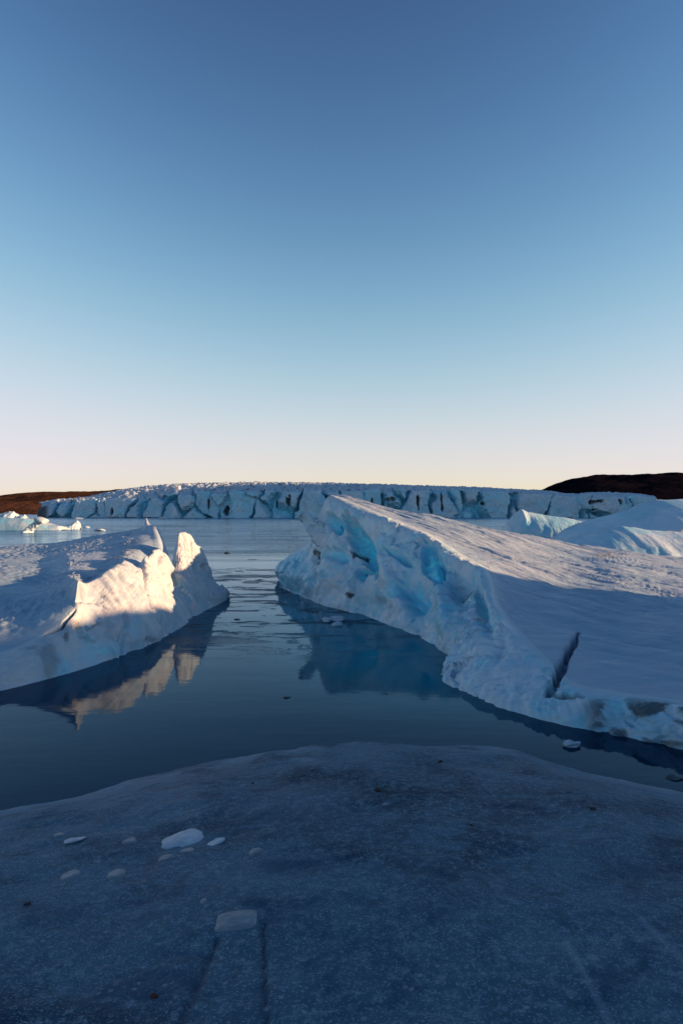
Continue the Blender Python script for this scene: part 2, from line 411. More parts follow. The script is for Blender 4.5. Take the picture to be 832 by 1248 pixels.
# ------------------------------------------------------------------ the blue hollowed berg on the right
def flute(G, N, q, amp, s, stretch=(5, 5, 1.2)):
    return amp * ridged(q * np.array(stretch), 3, s)
def right_berg():
    rows = [  # waterline, low face, high face, rim, behind the rim, far crest
        [(344, 700, 44), (343, 694, 44), (345, 690, 44.2), (350, 688, 44.5), (356, 687, 45.2), (364, 686, 46)],
        [W(341, 708), (338, 697, 40.5), (342, 688, 40.8), (350, 681, 41.3), (358, 680, 42.5), (368, 680, 44)],
        [W(346, 717), (342, 699, 36.6), (350, 685, 37.2), (362, 671, 38), (374, 668, 39.5), (384, 668, 42)],
        [W(368, 727), (362, 702, 33.2), (370, 680, 34.2), (378, 658, 35.2), (390, 650, 37), (396, 650, 40)],
        [W(393, 737), (388, 704, 30.6), (392, 670, 31.6), (387, 634, 33.2), (398, 632, 35), (404, 634, 38)],
        [W(420, 745), (415, 700, 28.8), (408, 648, 31), (402, 605, 33), (410, 607, 35), (417, 612, 37)],
        [W(442, 751), (438, 705, 27.4), (434, 655, 29.6), (425, 613, 32), (438, 614, 34.2), (447, 618, 37)],
        [W(475, 763), (470, 715, 25), (472, 665, 27.2), (472, 631, 30), (487, 629, 32.6), (492, 627, 36.5)],
        [W(512, 778), (508, 738, 22.8), (515, 690, 24.6), (520, 651, 27.4), (538, 648, 30.4), (536, 634, 37.5)],
        [W(540, 794), (538, 760, 20.2), (552, 715, 22), (562, 676, 24.6), (600, 668, 29), (578, 643, 39)],
        [W(551, 803), (566, 770, 18.9), (585, 728, 20.6), (594, 697, 22.6), (655, 688, 28), (620, 651, 41)],
        [W(548, 813), (566, 785, 17.9), (588, 750, 19), (602, 718, 20.8), (690, 700, 27), (650, 657, 42.5)],
        [W(538, 827), (566, 803, 16.9), (592, 768, 17.8), (608, 738, 19.4), (720, 712, 25.5), (680, 662, 43.5)],
        [W(572, 846), (592, 822, 15.4), (614, 790, 16.4), (630, 764, 17.6), (755, 722, 24), (705, 666, 44.5)],
        [W(622, 866), (636, 845, 14.0), (650, 818, 14.7), (662, 798, 15.5), (790, 735, 22.5), (730, 669, 45.5)],
        [W(682, 882), (686, 866, 13.05), (690, 846, 13.3), (696, 830, 13.8), (820, 745, 21.3), (760, 673, 46)],
        [W(735, 894), (738, 878, 12.4), (742, 858, 12.6), (748, 842, 13.1), (870, 753, 20.3), (790, 677, 47)],
        [W(790, 905), (792, 888, 11.95), (796, 866, 12.15), (802, 850, 12.6), (940, 760, 19.6), (840, 683, 48)],
        [W(850, 916), (853, 897, 11.5), (856, 876, 11.7), (862, 860, 12.1), (1040, 765, 19.3), (900, 684, 48)],
        [W(960, 940), (962, 918, 10.7), (966, 892, 10.9), (975, 872, 11.4), (1150, 770, 19), (1000, 684, 48)],
        [W(1180, 930), (1182, 905, 11.2), (1186, 885, 11.5), (1190, 860, 12.2), (1350, 740, 22), (1160, 684, 47)],
        [W(1420, 860), (1420, 850, 14.3), (1420, 838, 14.6), (1410, 820, 15.4), (1400, 730, 26), (1300, 684, 44)],
    ]
    C = []
    for r in rows:
        pts = [q if isinstance(q, np.ndarray) else P(*q) for q in r]
        w, rim, far = pts[0], pts[3], pts[5]
        d = w - rim; d[2] = 0; d = d / max(np.linalg.norm(d), .05)
        b = far - pts[4]; b[2] = 0; b = b / max(np.linalg.norm(b), .05)
        u1 = w + d * .35; u1 = u1.copy(); u1[2] = -.45
        u0 = w + d * .1; u0 = u0.copy(); u0[2] = -2.2
        bk = far + b * 1.6; bk = bk.copy(); bk[2] = far[2] * .55
        bw = far + b * 2.6; bw = bw.copy(); bw[2] = -1.
        C.append([u0, u1] + pts + [bk, bw])
    C = np.array(C)
    G, pu, pv = loft(C, [.06] * 9 + [.05] * 3 + [.04] * 7 + [.12, .3], [.2, .07, .04, .04, .035, .06, .09, .2, .3])
    U, V = np.meshgrid(pu, pv, indexing='ij')
    N = normals(G)
    if N[G.shape[0] // 3, np.searchsorted(pv, 3.5)][0] > 0: N = -N
    wet = sstep(1.6, 2.3, V); face = 1 - sstep(4.15, 5.05, V); top = sstep(4.7, 5.1, V)
    px, py = proj(G)
    # broad relief of the face
    q = G
    qw = q + .22 * np.stack([fbm(q * 1.5, 3, 201), fbm(q * 1.5, 3, 202), fbm(q * 1.5, 3, 203)], -1)
    D = face * wet * (.20 * (1 - .5 * sstep(560, 640, px)) * fbm(q * .45, 3, 11) + .09 * fbm(q * 1.1, 4, 12) + (1 - .55 * sstep(540, 600, px)) * (.13 * facet(qw * .8, 15) + .035 * facet(qw * 2.3, 16)))
    f1, f2, hh = worley(q * np.array([.75, .75, .6]), 21)
    D -= face * wet * .08 * (1 - sstep(0, .75, f1))                 # shallow scallops
    fr = sstep(515, 560, px) * sstep(640, 600, px)
    sl = q[..., 2] * 2.0 + q[..., 1] * .8                            # slanting flutes near the bend
    D += face * wet * (.05 + .07 * fr) * ridged(np.stack([q[..., 0] * 1.2 + sl * .2, q[..., 1] * 3.2 + q[..., 2] * 2.4, q[..., 2] * .7], -1), 3, 5)
    D += face * wet * .03 * fbm(q * 4.5, 4, 14)
    str_ = np.stack([q[..., 0] * .5 + q[..., 1] * .5, q[..., 1] * 4.5 - q[..., 2] * 5.5, 0 * q[..., 2]], -1)
    D += face * wet * .06 * ridged(str_ + fbm(q * .9, 2, 17)[..., None] * .8, 3, 18) * sstep(470, 540, px)
    D += .26 * np.exp(-((V - 4.5) / .30) ** 2) * sstep(385, 420, px) * sstep(640, 590, px)      # overhanging cornice
    for hx, hy, a, b, tilt, dep in [(432, 670, 30, 52, -22, .50), (500, 712, 26, 46, -14, .48), (468, 700, 9, 50, -24, -.22), (534, 720, 7, 55, -12, -.22), (562, 712, 18, 30, -8, .40), (590, 740, 9, 44, -14, .22),
                                    (398, 690, 12, 34, 6, -.20), (455, 742, 30, 12, 18, .18), (515, 765, 16, 18, 20, .16), (405, 722, 14, 12, 10, .14), (612, 790, 7, 34, 20, .12)]:
        c, s = math.cos(R(tilt)), math.sin(R(tilt)); dx, dy = px - hx, py - hy
        rr = ((dx * c + dy * s) / a) ** 2 + ((-dx * s + dy * c) / b) ** 2
        D -= dep * np.exp(-rr * 1.1) * face
    # hollows melted deep into the face:  x, y, half width, half height, tilt, depth, blueness
    blue = np.zeros(px.shape); dirt_shade = np.zeros(px.shape)
    wob = fbm(q * 1.3, 4, 40)
    for hx, hy, a, b, tilt, dep, bl, edge in [
        (405, 636, 9, 15, -28, .5, 1., .3), (437, 663, 13, 34, -22, .7, 1., .2), (432, 694, 6, 14, -12, .5, 1., .4), (451, 680, 4, 18, 8, .35, .9, .4),
        (484, 675, 23, 5, 32, .35, .75, .5), (527, 688, 13, 25, -14, .55, 1., .2), (538, 690, 4, 18, -8, .3, .8, .5), (497, 722, 17, 32, -10, .32, .85, .7),
        (476, 716, 16, 14, 10, .25, .5, .8), (404, 674, 16, 11, 5, .35, .55, .6), (384, 705, 5, 8, 0, .15, .6, .6), (560, 706, 20, 20, -10, .5, .12, .35),
        (425, 666, 6, 4.5, 30, .3, .2, .4), (384, 680, 4.5, 10, 15, .3, .2, .4), (586, 735, 8, 26, -8, .2, .35, .7), (470, 650, 9, 6, 20, .15, .4, .8),
        (370, 690, 14, 18, 10, .12, .38, .9), (520, 745, 12, 16, 0, .14, .3, .9), (455, 735, 14, 9, 0, .14, .25, .9), (600, 760, 10, 18, -5, .12, .25, .9)]:
        c, s = math.cos(R(tilt)), math.sin(R(tilt)); dx, dy = px - hx, py - hy
        X, Y = dx * c + dy * s, -dx * s + dy * c
        rr = np.sqrt((X / a) ** 2 + (Y / b) ** 2) + .42 * wob
        mm = sstep(1 + edge * .35, 1 - edge, rr) * face * np.clip(.86 + .22 * X / a, .4, 1.)
        dd = sstep(1.08, 1 - edge, rr) * (1 + .5 * X / a)           # one lip sharper than the other
        D -= dep * dd * face
        blue = np.maximum(blue, bl * mm)
    for hx, hy, a, b in [(425, 665, 5, 3.5), (422, 668, 2, 5), (384, 677, 2.8, 7), (386, 685, 3.5, 3), (423, 724, 3.5, 3), (560, 722, 13, 3.2), (431, 690, 3, 2)]:
        rr = np.sqrt(((px - hx) / a) ** 2 + ((py - hy) / b) ** 2) + .7 * fbm(q * 5, 3, 77)
        dirt_shade = np.maximum(dirt_shade, .92 * sstep(1.25, .8, rr) * face)
    # dark clear ice in the low cliff near the camera
    lo = sstep(700, 735, px) * sstep(842, 862, py) * sstep(930, 900, py) * sstep(4.95, 4.6, V)
    dirt_shade = np.maximum(dirt_shade, lo * .84 * sstep(.02, .28, fbm(q * np.array([1.7, 1.7, 2.6]), 5, 61) + .20))
    D -= lo * .10 * sstep(-.1, .4, fbm(q * 2.1, 4, 61))
    G = G + N * D[..., None]
    # snow top: low drifts, wind-cut ridges
    c, s = math.cos(R(-42)), math.sin(R(-42))
    a1 = q[..., 0] * c - q[..., 1] * -s * -1; a1 = q[..., 0] * .74 - q[..., 1] * .67; a2 = q[..., 0] * .67 + q[..., 1] * .74
    st = np.stack([a1 * .22, a2 * 1.5, 0 * a1], -1)
    Zt = top * (.13 * fbm(q * np.array([.3, .3, 0]), 3, 71) + .13 * ridged(st, 3, 72) + .02 * fbm(q * np.array([3, 3, 0]), 4, 73) + .10 * ridged(np.stack([a1 * .09, a2 * .5, 0 * a1], -1), 2, 74))
    G[..., 2] += Zt * sstep(5., 5.6, V)
    G[..., 2] += .04 * ridged(q * 1.3, 3, 33) * np.exp(-((V - 5.02) / .22) ** 2) * sstep(800, 740, py)
    px, py = proj(G)
    # the crack that splits the near end
    cr = np.array([(705, 768), (698, 785), (688, 800), (683, 815), (676, 828), (668, 845)]); wd = [1., 4.5, 5.5, 8, 7.5, 4.5]
    best = np.full(px.shape, 9e9)
    for k in range(len(cr) - 1):
        (ax, ay), (bx, by) = cr[k], cr[k + 1]; dx, dy = bx - ax, by - ay
        tt = np.clip(((px - ax) * dx + (py - ay) * dy) / (dx * dx + dy * dy), 0, 1)
        dist = np.hypot(px - ax - tt * dx, py - ay - tt * dy) + 2.2 * 1.5 * fbm(q * 3, 3, 53) + fbm(q * 8, 4, 50)
        best = np.minimum(best, dist / (wd[k] * (1 - tt) + wd[k + 1] * tt))
    cm = sstep(1.15, .55, best) * (V > 3.2) * (V < 6.5)
    lip = np.hypot((px - 690) / 22, (py - 848) / 3.5) + .5 * fbm(q * 4, 3, 51); lm = sstep(1.1, .7, lip) * (V < 6) * (V > 3.2)
    G[..., 2] -= (.30 + .16 * fbm(q * 7, 4, 52)) * cm + .15 * lm
    dirt_shade = np.maximum(dirt_shade, np.clip(.78 * cm * sstep(-.25, .22, fbm(q * np.array([8, 8, 5]), 4, 8)) + .9 * lm, 0, .95))  # shade inside the crack and under its lip put into the colour
    # brown grit lying on the crest
    gr = np.hypot((px - 742) / 22, (py - 677) / 4.5)
    dirt_shade = np.maximum(dirt_shade, .8 * sstep(1.2, .3, gr) * sstep(-.1, .2, fbm(q * 2.5, 4, 91)) * top)
    tint = .38 * sstep(.0, .7, fbm(q * np.array([.7, .7, .9]), 4, 221)) + .22 * sstep(.0, .6, fbm(q * np.array([1.6, 1.6, 3.2]), 4, 222))
    blue = np.clip(np.maximum(blue, tint * face * wet), 0, 1)
    blue = np.maximum(blue, .45 * face * sstep(385, 360, px))
    dirt_shade = np.maximum(dirt_shade, .20 * face * sstep(.12, .5, fbm(q * 1.3, 5, 223)) * sstep(3.4, 2.4, V))
    snow = np.clip(sstep(4.4, 4.95, V) * (1 - blue), 0, 1) * (1 - .8 * lo)
    root = empty('iceberg', (6, 22, 0))
    tag(root, 'long pale iceberg with deep blue hollows in its side and a cracked snowy sloping top', 'iceberg')
    jr = int(np.searchsorted(pv, 5.0)); nu, nv = px.shape
    at = {'blue': blue, 'dirt_shade': dirt_shade, 'snow': snow}
    under(submesh('ice_wall', G, grid_quads(nu, nv, 0, jr), M_ICE, root, at), root)
    under(submesh('snow_top', G, grid_quads(nu, nv, jr, nv - 1), M_SNOW, root, at), root)
    return root
RB = right_berg()

def spur(parent, a, b, r0, r1, seed, flat=.7):
    """a tapering arm of ice from a to b"""
    a, b = np.array(a), np.array(b); ax = b - a; L = np.linalg.norm(ax); ax /= L
    s = np.cross(ax, (0, 1, .2)); s /= np.linalg.norm(s); t = np.cross(ax, s)
    u = np.linspace(0, 1, 70); th = np.linspace(0, 2 * np.pi, 65)
    U, T = np.meshgrid(u, th, indexing='ij')
    r = (r0 * (1 - U) + r1 * U) * np.sqrt(np.clip(1 - np.maximum(U - .9, 0) ** 2 / .0101, 0, 1))
    sq = 1 / np.maximum(np.abs(np.cos(T)), np.abs(np.sin(T))) ** .5
    G = a + ax * L * U[..., None] + (s * np.cos(T)[..., None] + t * (np.sin(T) * flat)[..., None]) * (r * sq)[..., None]
    n = G - (a + ax * L * U[..., None]); n /= np.maximum(np.linalg.norm(n, axis=-1, keepdims=True), 1e-6)
    tt = T.copy(); G0 = G.copy(); G0[:, -1] = G0[:, 0]
    G = G + n * (.34 * r0 * fbm(G0 * 1.6 / max(r0, .1) * .5, 5, seed) + .22 * r0 * facet(G0 * 1.1 / max(r0, .1), seed))[..., None]; G[:, -1] = G[:, 0]
    o = mesh_obj('ice_spur', G, grid_quads(*U.shape), M_ICE, attrs={'blue': 0 * U, 'dirt_shade': 0 * U, 'snow': .5 + 0 * U})
    return under(o, parent)
spur(RB, P(404, 662, 32.3), P(366, 627, 32.6), .62, .17, 3, .6)

# ------------------------------------------------------------------ the sunlit berg on the left
def left_berg():
    rows = [
        [W(-420, 870), (-420, 850, 13.7), (-420, 830, 14), (-425, 815, 14.6), (-420, 780, 16.5), (-300, 712, 22), (-160, 672, 34)],
        [W(-180, 862), (-182, 845, 14.1), (-185, 828, 14.4), (-190, 812, 15), (-200, 775, 17), (-130, 708, 22), (-60, 670, 34)],
        [W(0, 842), (-1, 825, 15.4), (-2, 809, 15.8), (-6, 796, 16.4), (-14, 755, 18.4), (-10, 703, 22.5), (0, 667, 34)],
        [W(60, 827), (58, 806, 16.6), (57, 786, 16.9), (57, 769, 17.4), (42, 738, 19), (52, 702, 23), (40, 664, 34.6)],
        [W(108, 813), (98, 786, 17.9), (93, 762, 18.1), (89, 742, 18.3), (76, 716, 19.6), (86, 692, 23.5), (78, 660, 35)],
        [W(134, 804), (117, 775, 18.6), (103, 737, 18.8), (96, 708, 19.1), (91, 707, 19.9), (100, 690, 24), (100, 656, 35)],
        [W(148, 800), (132, 768, 19.1), (115, 735, 19.6), (106, 711, 20.1), (106, 708, 21), (118, 687, 25), (114, 654, 35)],
        [W(162, 794), (147, 758, 19.8), (136, 720, 20.5), (130, 697, 21.1), (128, 698, 22.4), (136, 682, 26), (127, 652, 35)],
        [W(180, 787), (171, 746, 20.9), (160, 709, 21.6), (151, 684, 22.1), (149, 691, 23.5), (152, 675, 27), (144, 649, 35)],
        [W(200, 777), (188, 742, 22.2), (177, 710, 22.8), (169, 692, 23.4), (167, 690, 25), (166, 668, 28.5), (158, 647, 35)],
        [W(211, 770), (199, 736, 23.4), (186, 700, 23.9), (181, 676, 24.2), (176, 691, 25.8), (174, 663, 29.5), (166, 645, 35)],
        [W(221, 764), (208, 732, 24.2), (200, 702, 24.8), (193, 671, 25.2), (190, 692, 26.6), (184, 659, 30.4), (174, 643, 35)],
        [W(229, 758), (216, 730, 25.3), (209, 706, 25.8), (204, 678, 26.1), (202, 695, 27.2), (192, 655, 31), (182, 641, 34.5)],
        [W(236, 752), (225, 728, 26.5), (214, 712, 26.9), (208, 703, 27.2), (204, 704, 28.2), (199, 662, 31.6), (190, 644, 34)],
        [W(241, 749), (231, 722, 27.2), (219, 692, 27.5), (211, 684, 27.8), (209, 702, 28.8), (204, 672, 31.8), (196, 656, 34)],
        [W(246, 746), (237, 718, 27.7), (225, 680, 28.1), (219, 650, 28.4), (216, 690, 29.4), (212, 694, 31.5), (206, 690, 33.5)],
        [W(252, 743), (243, 718, 28.3), (235, 684, 28.6), (232, 651, 28.8), (226, 690, 29.9), (222, 700, 31.4), (216, 702, 33)],
        [W(258, 740), (249, 720, 28.9), (242, 688, 29.1), (238, 663, 29.3), (233, 692, 30.3), (230, 706, 31.4), (226, 708, 33)],
        [W(264, 737), (256, 720, 29.5), (250, 697, 29.7), (248, 672, 29.9), (244, 698, 30.8), (240, 712, 31.8), (236, 716, 33)],
        [W(270, 734), (264, 724, 30.3), (258, 708, 30.5), (254, 694, 30.8), (250, 712, 31.6), (248, 718, 32.4), (245, 720, 33.4)],
        [W(275, 731), (272, 722, 31), (267, 715, 31.3), (261, 712, 31.8), (258, 716, 32.4), (256, 720, 33), (254, 722, 33.8)],
        [W(277, 727), (276, 724, 32.4), (274, 722, 32.7), (271, 721, 33), (269, 722, 33.4), (267, 723, 33.8), (265, 724, 34.2)],
    ]
    C = []
    for r in rows:
        pts = [q if isinstance(q, np.ndarray) else P(*q) for q in r]
        w, far = pts[0], pts[6]
        d = w - pts[3]; d[2] = 0; d = d / max(np.linalg.norm(d), .05)
        b = far - pts[5]; b[2] = 0; b = b / max(np.linalg.norm(b), .05)
        u1 = w + d * .5; u1[2] = -.4; u0 = w + d * .2; u0[2] = -2.2
        bk = far + b * 1.2; bk[2] = max(far[2], 0) * .5; bw = far + b * 2.; bw[2] = -1.
        C.append([u0, u1] + pts + [bk, bw])
    C = np.array(C)
    G, pu, pv = loft(C, [.3, .1] + [.045] * 19, [.2, .06, .035, .035, .03, .05, .05, .08, .2, .3])
    U, V = np.meshgrid(pu, pv, indexing='ij')
    N = normals(G)
    if N[G.shape[0] // 2, np.searchsorted(pv, 3.5)][0] < 0: N = -N
    wet = sstep(1.7, 2.4, V); face = 1 - sstep(4.3, 5.1, V); top = sstep(4.8, 5.15, V)
    px, py = proj(G); q = G.copy()
    qw = q + .18 * np.stack([fbm(q * 1.5, 3, 301), fbm(q * 1.5, 3, 302), fbm(q * 1.5, 3, 303)], -1)
    D = face * wet * (.06 * fbm(q * .7, 3, 111) + .02 * fbm(q * 1.7, 4, 112) + .12 * facet(qw * .6, 115) + .012 * facet(qw * 3., 116))
    # melt flutes running down and away along the face
    fl = sstep(95, 150, px)
    co = np.stack([U * 2.1 + V * .9, V * .35, 0 * V], -1)
    D += face * wet * fl * (.12 * (ridged(co, 2, 131) - .5) + .085 * ridged(co * np.array([2.6, 1, 1]), 2, 132))
    D += face * wet * .05 * ridged(co * np.array([5.5, 1.4, 1]), 2, 133) * sstep(120, 200, px)
    D += face * wet * .03 * fbm(q * 5, 4, 114)
    f1, f2, hh = worley(q * np.array([1.2, 1.2, .8]), 121); D -= face * wet * .015 * (1 - sstep(0, .6, f1))
    # a deep cleft between the blocks, and a pocket in the lit block
    for ax, ay, bx, by, w, dep in [(172, 690, 182, 742, 1.8, .2), (207, 700, 214, 712, 3, .25), (130, 690, 160, 712, 2, .10), (236, 690, 240, 712, 2, .18), (246, 690, 250, 712, 2, .12),
                                   (172, 700, 205, 770, 3, .10), (205, 715, 232, 756, 2, .14), (150, 745, 148, 800, 3, .15), (130, 770, 162, 794, 8, .16)]:
        dx, dy = bx - ax, by - ay; tt = np.clip(((px - ax) * dx + (py - ay) * dy) / (dx * dx + dy * dy), 0, 1)
        D -= dep * face * np.exp(-((px - ax - tt * dx) ** 2 + (py - ay - tt * dy) ** 2) / w ** 2)
    G = G + N * D[..., None]
    Zt = .07 * fbm(q * np.array([.4, .4, 0]), 3, 171) + .03 * ridged(q * np.array([.9, 1.6, 0]), 4, 172) + .075 * fbm(q * np.array([4.5, 6.5, 0]), 4, 173) * sstep(-.5, .2, fbm(q * .6, 3, 174)) * sstep(190, 140, px)
    G[..., 2] += Zt * sstep(5.1, 5.8, V) * sstep(275, 255, px)
    G[..., 2] += (.11 * facet(qw * 1.8, 134) + .04 * ridged(q * 2.6, 3, 133) - .02) * np.exp(-((V - 5.02) / .3) ** 2) * fl
    # little horn on the far crest
    G[..., 2] += .42 * np.exp(-(((px - 178) / 3.) ** 2)) * np.exp(-((V - 8) / .22) ** 2) + .12 * np.exp(-(((px - 190) / 7.) ** 2)) * np.exp(-((V - 8) / .3) ** 2)
    px, py = proj(G)
    dirt_shade = np.zeros(px.shape); best = np.full(px.shape, 9e9)
    cr = [(92, 744), (80, 757), (75, 766), (58, 772), (52, 776)]; wd = [1.4, 2.4, 2., 1.6, .8]
    for k in range(4):
        (ax, ay), (bx, by) = cr[k], cr[k + 1]; dx, dy = bx - ax, by - ay
        tt = np.clip(((px - ax) * dx + (py - ay) * dy) / (dx * dx + dy * dy), 0, 1)
        best = np.minimum(best, (np.hypot(px - ax - tt * dx, py - ay - tt * dy) + 1.2 * fbm(q * 6, 3, 50)) / (wd[k] * (1 - tt) + wd[k + 1] * tt))
    cm = sstep(1.2, .5, best) * (V > 3) * (V < 6)
    G[..., 2] -= .22 * cm; dirt_shade = np.maximum(dirt_shade, .9 * cm)  # crack also darkened in its colour, as shade would
    fk = np.exp(-(((px - 80) / 4) ** 2 + ((py - 776) / 8) ** 2)); dirt_shade = np.maximum(dirt_shade, .7 * fk * face * sstep(-.1, .3, fbm(q * 5, 3, 5)))
    dirt_shade = np.maximum(dirt_shade, .35 * face * sstep(.15, .5, fbm(q * np.array([1.6, 1.6, .8]), 4, 66)) * sstep(140, 100, px))
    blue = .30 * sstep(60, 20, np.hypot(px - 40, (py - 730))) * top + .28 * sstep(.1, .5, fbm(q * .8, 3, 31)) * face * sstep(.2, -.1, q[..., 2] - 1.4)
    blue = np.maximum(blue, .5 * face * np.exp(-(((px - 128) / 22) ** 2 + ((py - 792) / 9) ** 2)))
    snow = sstep(4.5, 5, V) * (1 - blue)
    root = empty('iceberg', (-8, 24, 0))
    tag(root, 'iceberg with jagged fluted peaks glowing in warm low sun and a flat snowy back', 'iceberg')
    jr = int(np.searchsorted(pv, 5.0)); nu, nv = px.shape; at = {'blue': blue, 'dirt_shade': dirt_shade, 'snow': snow}
    under(submesh('ice_wall', G, grid_quads(nu, nv, 0, jr), M_ICE_SUNLIT, root, at), root)
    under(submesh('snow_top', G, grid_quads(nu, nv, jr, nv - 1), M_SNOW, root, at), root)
    return root
LB = left_berg()

# ------------------------------------------------------------------ the glacier front across the lagoon
def glacier():
    d0 = 480.
    rimpx = [(40, 616), (60, 611), (90, 610), (130, 609), (160, 608), (200, 606), (230, 603), (300, 601), (360, 600), (420, 601), (480, 598), (540, 597), (600, 600), (660, 603), (700, 607), (730, 603), (775, 606), (792, 609), (800, 618)]
    crest = [(40, 613), (60, 610), (82, 609.5), (106, 606.5), (130, 602), (157, 597), (205, 592.5), (250, 591.5), (330, 591), (400, 591), (470, 592), (540, 594), (600, 596), (660, 599), (700, 604), (730, 602), (775, 604), (792, 607), (800, 616)]
    xs = np.linspace(38, 802, 1500)
    rz = CAMZ - (np.interp(xs, *np.array(rimpx).T) - CY) / F * d0
    X0 = (xs - CX) / F * d0
    bend = 14 * np.sin(X0 / 55) + 8 * fbm(np.stack([X0 / 40, 0 * X0, 0 * X0], -1), 3, 2)
    dc = 640.
    cz = CAMZ - (np.interp(xs, *np.array(crest).T) - CY) / F * dc
    t = np.concatenate([np.linspace(-.12, 1, 80)[:-1], 1 + np.linspace(0, 1, 110)])
    U, T = np.meshgrid(X0, t, indexing='ij')
    f = np.clip(T, -1, 1); g = np.clip(T - 1, 0, 1)
    Y = d0 + bend[:, None] + f * 5 + g * (dc - d0)
    Z = np.where(T <= 1, f * rz[:, None], rz[:, None] + (cz - rz)[:, None] * np.sin(g * np.pi / 2) ** .8)
    X = U * (Y / d0) * 0 + U * (1 + g * (dc / d0 - 1))
    q = np.stack([X, Y, Z], -1)
    # towers of ice: tall cells parted by crevasses, leaning either way
    lean = 5 * fbm(np.stack([U / 60, T * .3, 0 * U], -1), 2, 5)
    co = np.stack([(U + (T - .5) * lean * 1.6 + 2.5 * fbm(q / 9, 3, 4)) / 15., T * .55 + .2, 0 * U], -1)
    f1, f2, hh = worley(co, 7, .95, True); edge = f2 - f1
    face = sstep(-.1, .06, T) * (1 - sstep(1.0, 1.06, T))
    wv = sstep(-.5, .6, fbm(np.stack([U / 30, T * .3, 0 * U], -1), 2, 6)); crev = sstep(.03 + .24 * wv, .0, edge + .05 * fbm(q / 4, 3, 66)) * sstep(.0, .5, wv)
    Y2 = Y + face * (crev * 9 + (hh - .5) * 5.5 - 2.5 * sstep(0, .7, 1 - f1) + 1.6 * fbm(q / 7, 4, 12) + .8 * ridged(q / np.array([2.5, 2.5, 6]), 3, 13))
    # caves
    cave = np.zeros(U.shape)
    for hx, hy, a, b in [(279, 623, 4, 5), (352, 611, 3, 6), (338, 613, 1.2, 4), (139, 624, 1.8, 4), (257, 615, 1.3, 5), (512, 610, 1.8, 9), (543, 611, 1.6, 10), (594, 614, 2.4, 2.5),
                         (727, 611, 9, 2.4), (752, 612, 2.4, 6), (726, 621, 3, 1.6), (478, 608, 7, 3), (454, 613, 1.5, 7)]:
        gx, gy = (hx - CX) / F * d0, CAMZ - (hy - CY) / F * d0
        rr = np.hypot((X - gx) / (a / F * d0), (Z - gy) / (b / F * d0)) + .9 * fbm(q / np.array([3, 3, 5]), 4, 9)
        cave = np.maximum(cave, sstep(1.2, .5, rr) * (T < 1.04))
    Y2 = Y2 + cave * 6
    # broken top
    tp = sstep(1., 1.05, T)
    Z2 = Z + tp * (1.9 * (ridged(q / np.array([9, 14, 9]), 4, 21) - .5) + 1.5 * fbm(q / np.array([3.5, 5, 4]), 4, 22)) + (hh - .5) * 3.0 * sstep(.75, 1., T) * (1 - sstep(1.02, 1.25, T))
    mess = np.exp(-((U + 40) / 75) ** 2) * tp
    Z2 += mess * (1.6 * (ridged(q / np.array([4, 6, 4]), 3, 23) - .35))
    Z2 -= tp * 2.6 * sstep(.09, .0, edge) * (1 - sstep(1.05, 1.6, T))
    G = np.stack([X, Y2, Z2], -1)
    dirt_shade = np.maximum(.75 * cave, .22 * crev * face * sstep(-.2, .4, fbm(q / 10, 3, 15)))  # gloom of caves and crevasses painted into the ice colour
    dirt_shade = np.maximum(dirt_shade, .8 * tp * mess * sstep(.22, .42, fbm(q / np.array([5, 8, 3]), 4, 31)))
    px, py = proj(G)
    dirt_shade = np.maximum(dirt_shade, .9 * sstep(62, 54, px) * face)
    blue = np.clip(.22 * face * sstep(-.3, .5, fbm(q / np.array([14, 14, 9]), 4, 16)) + .38 * face * crev + .12 * face * sstep(.3, .05, edge) + .12 * (hh > .7) * face, 0, .6)
    snow = tp * .95
    o = mesh_obj('glacier', G, grid_quads(*U.shape)[:, ::-1], M_FAR, attrs={'dirt_shade': dirt_shade, 'blue': blue, 'snow': snow})
    # close its back so that it is a body, not a shell
    return tag(o, kind='structure')
glacier()

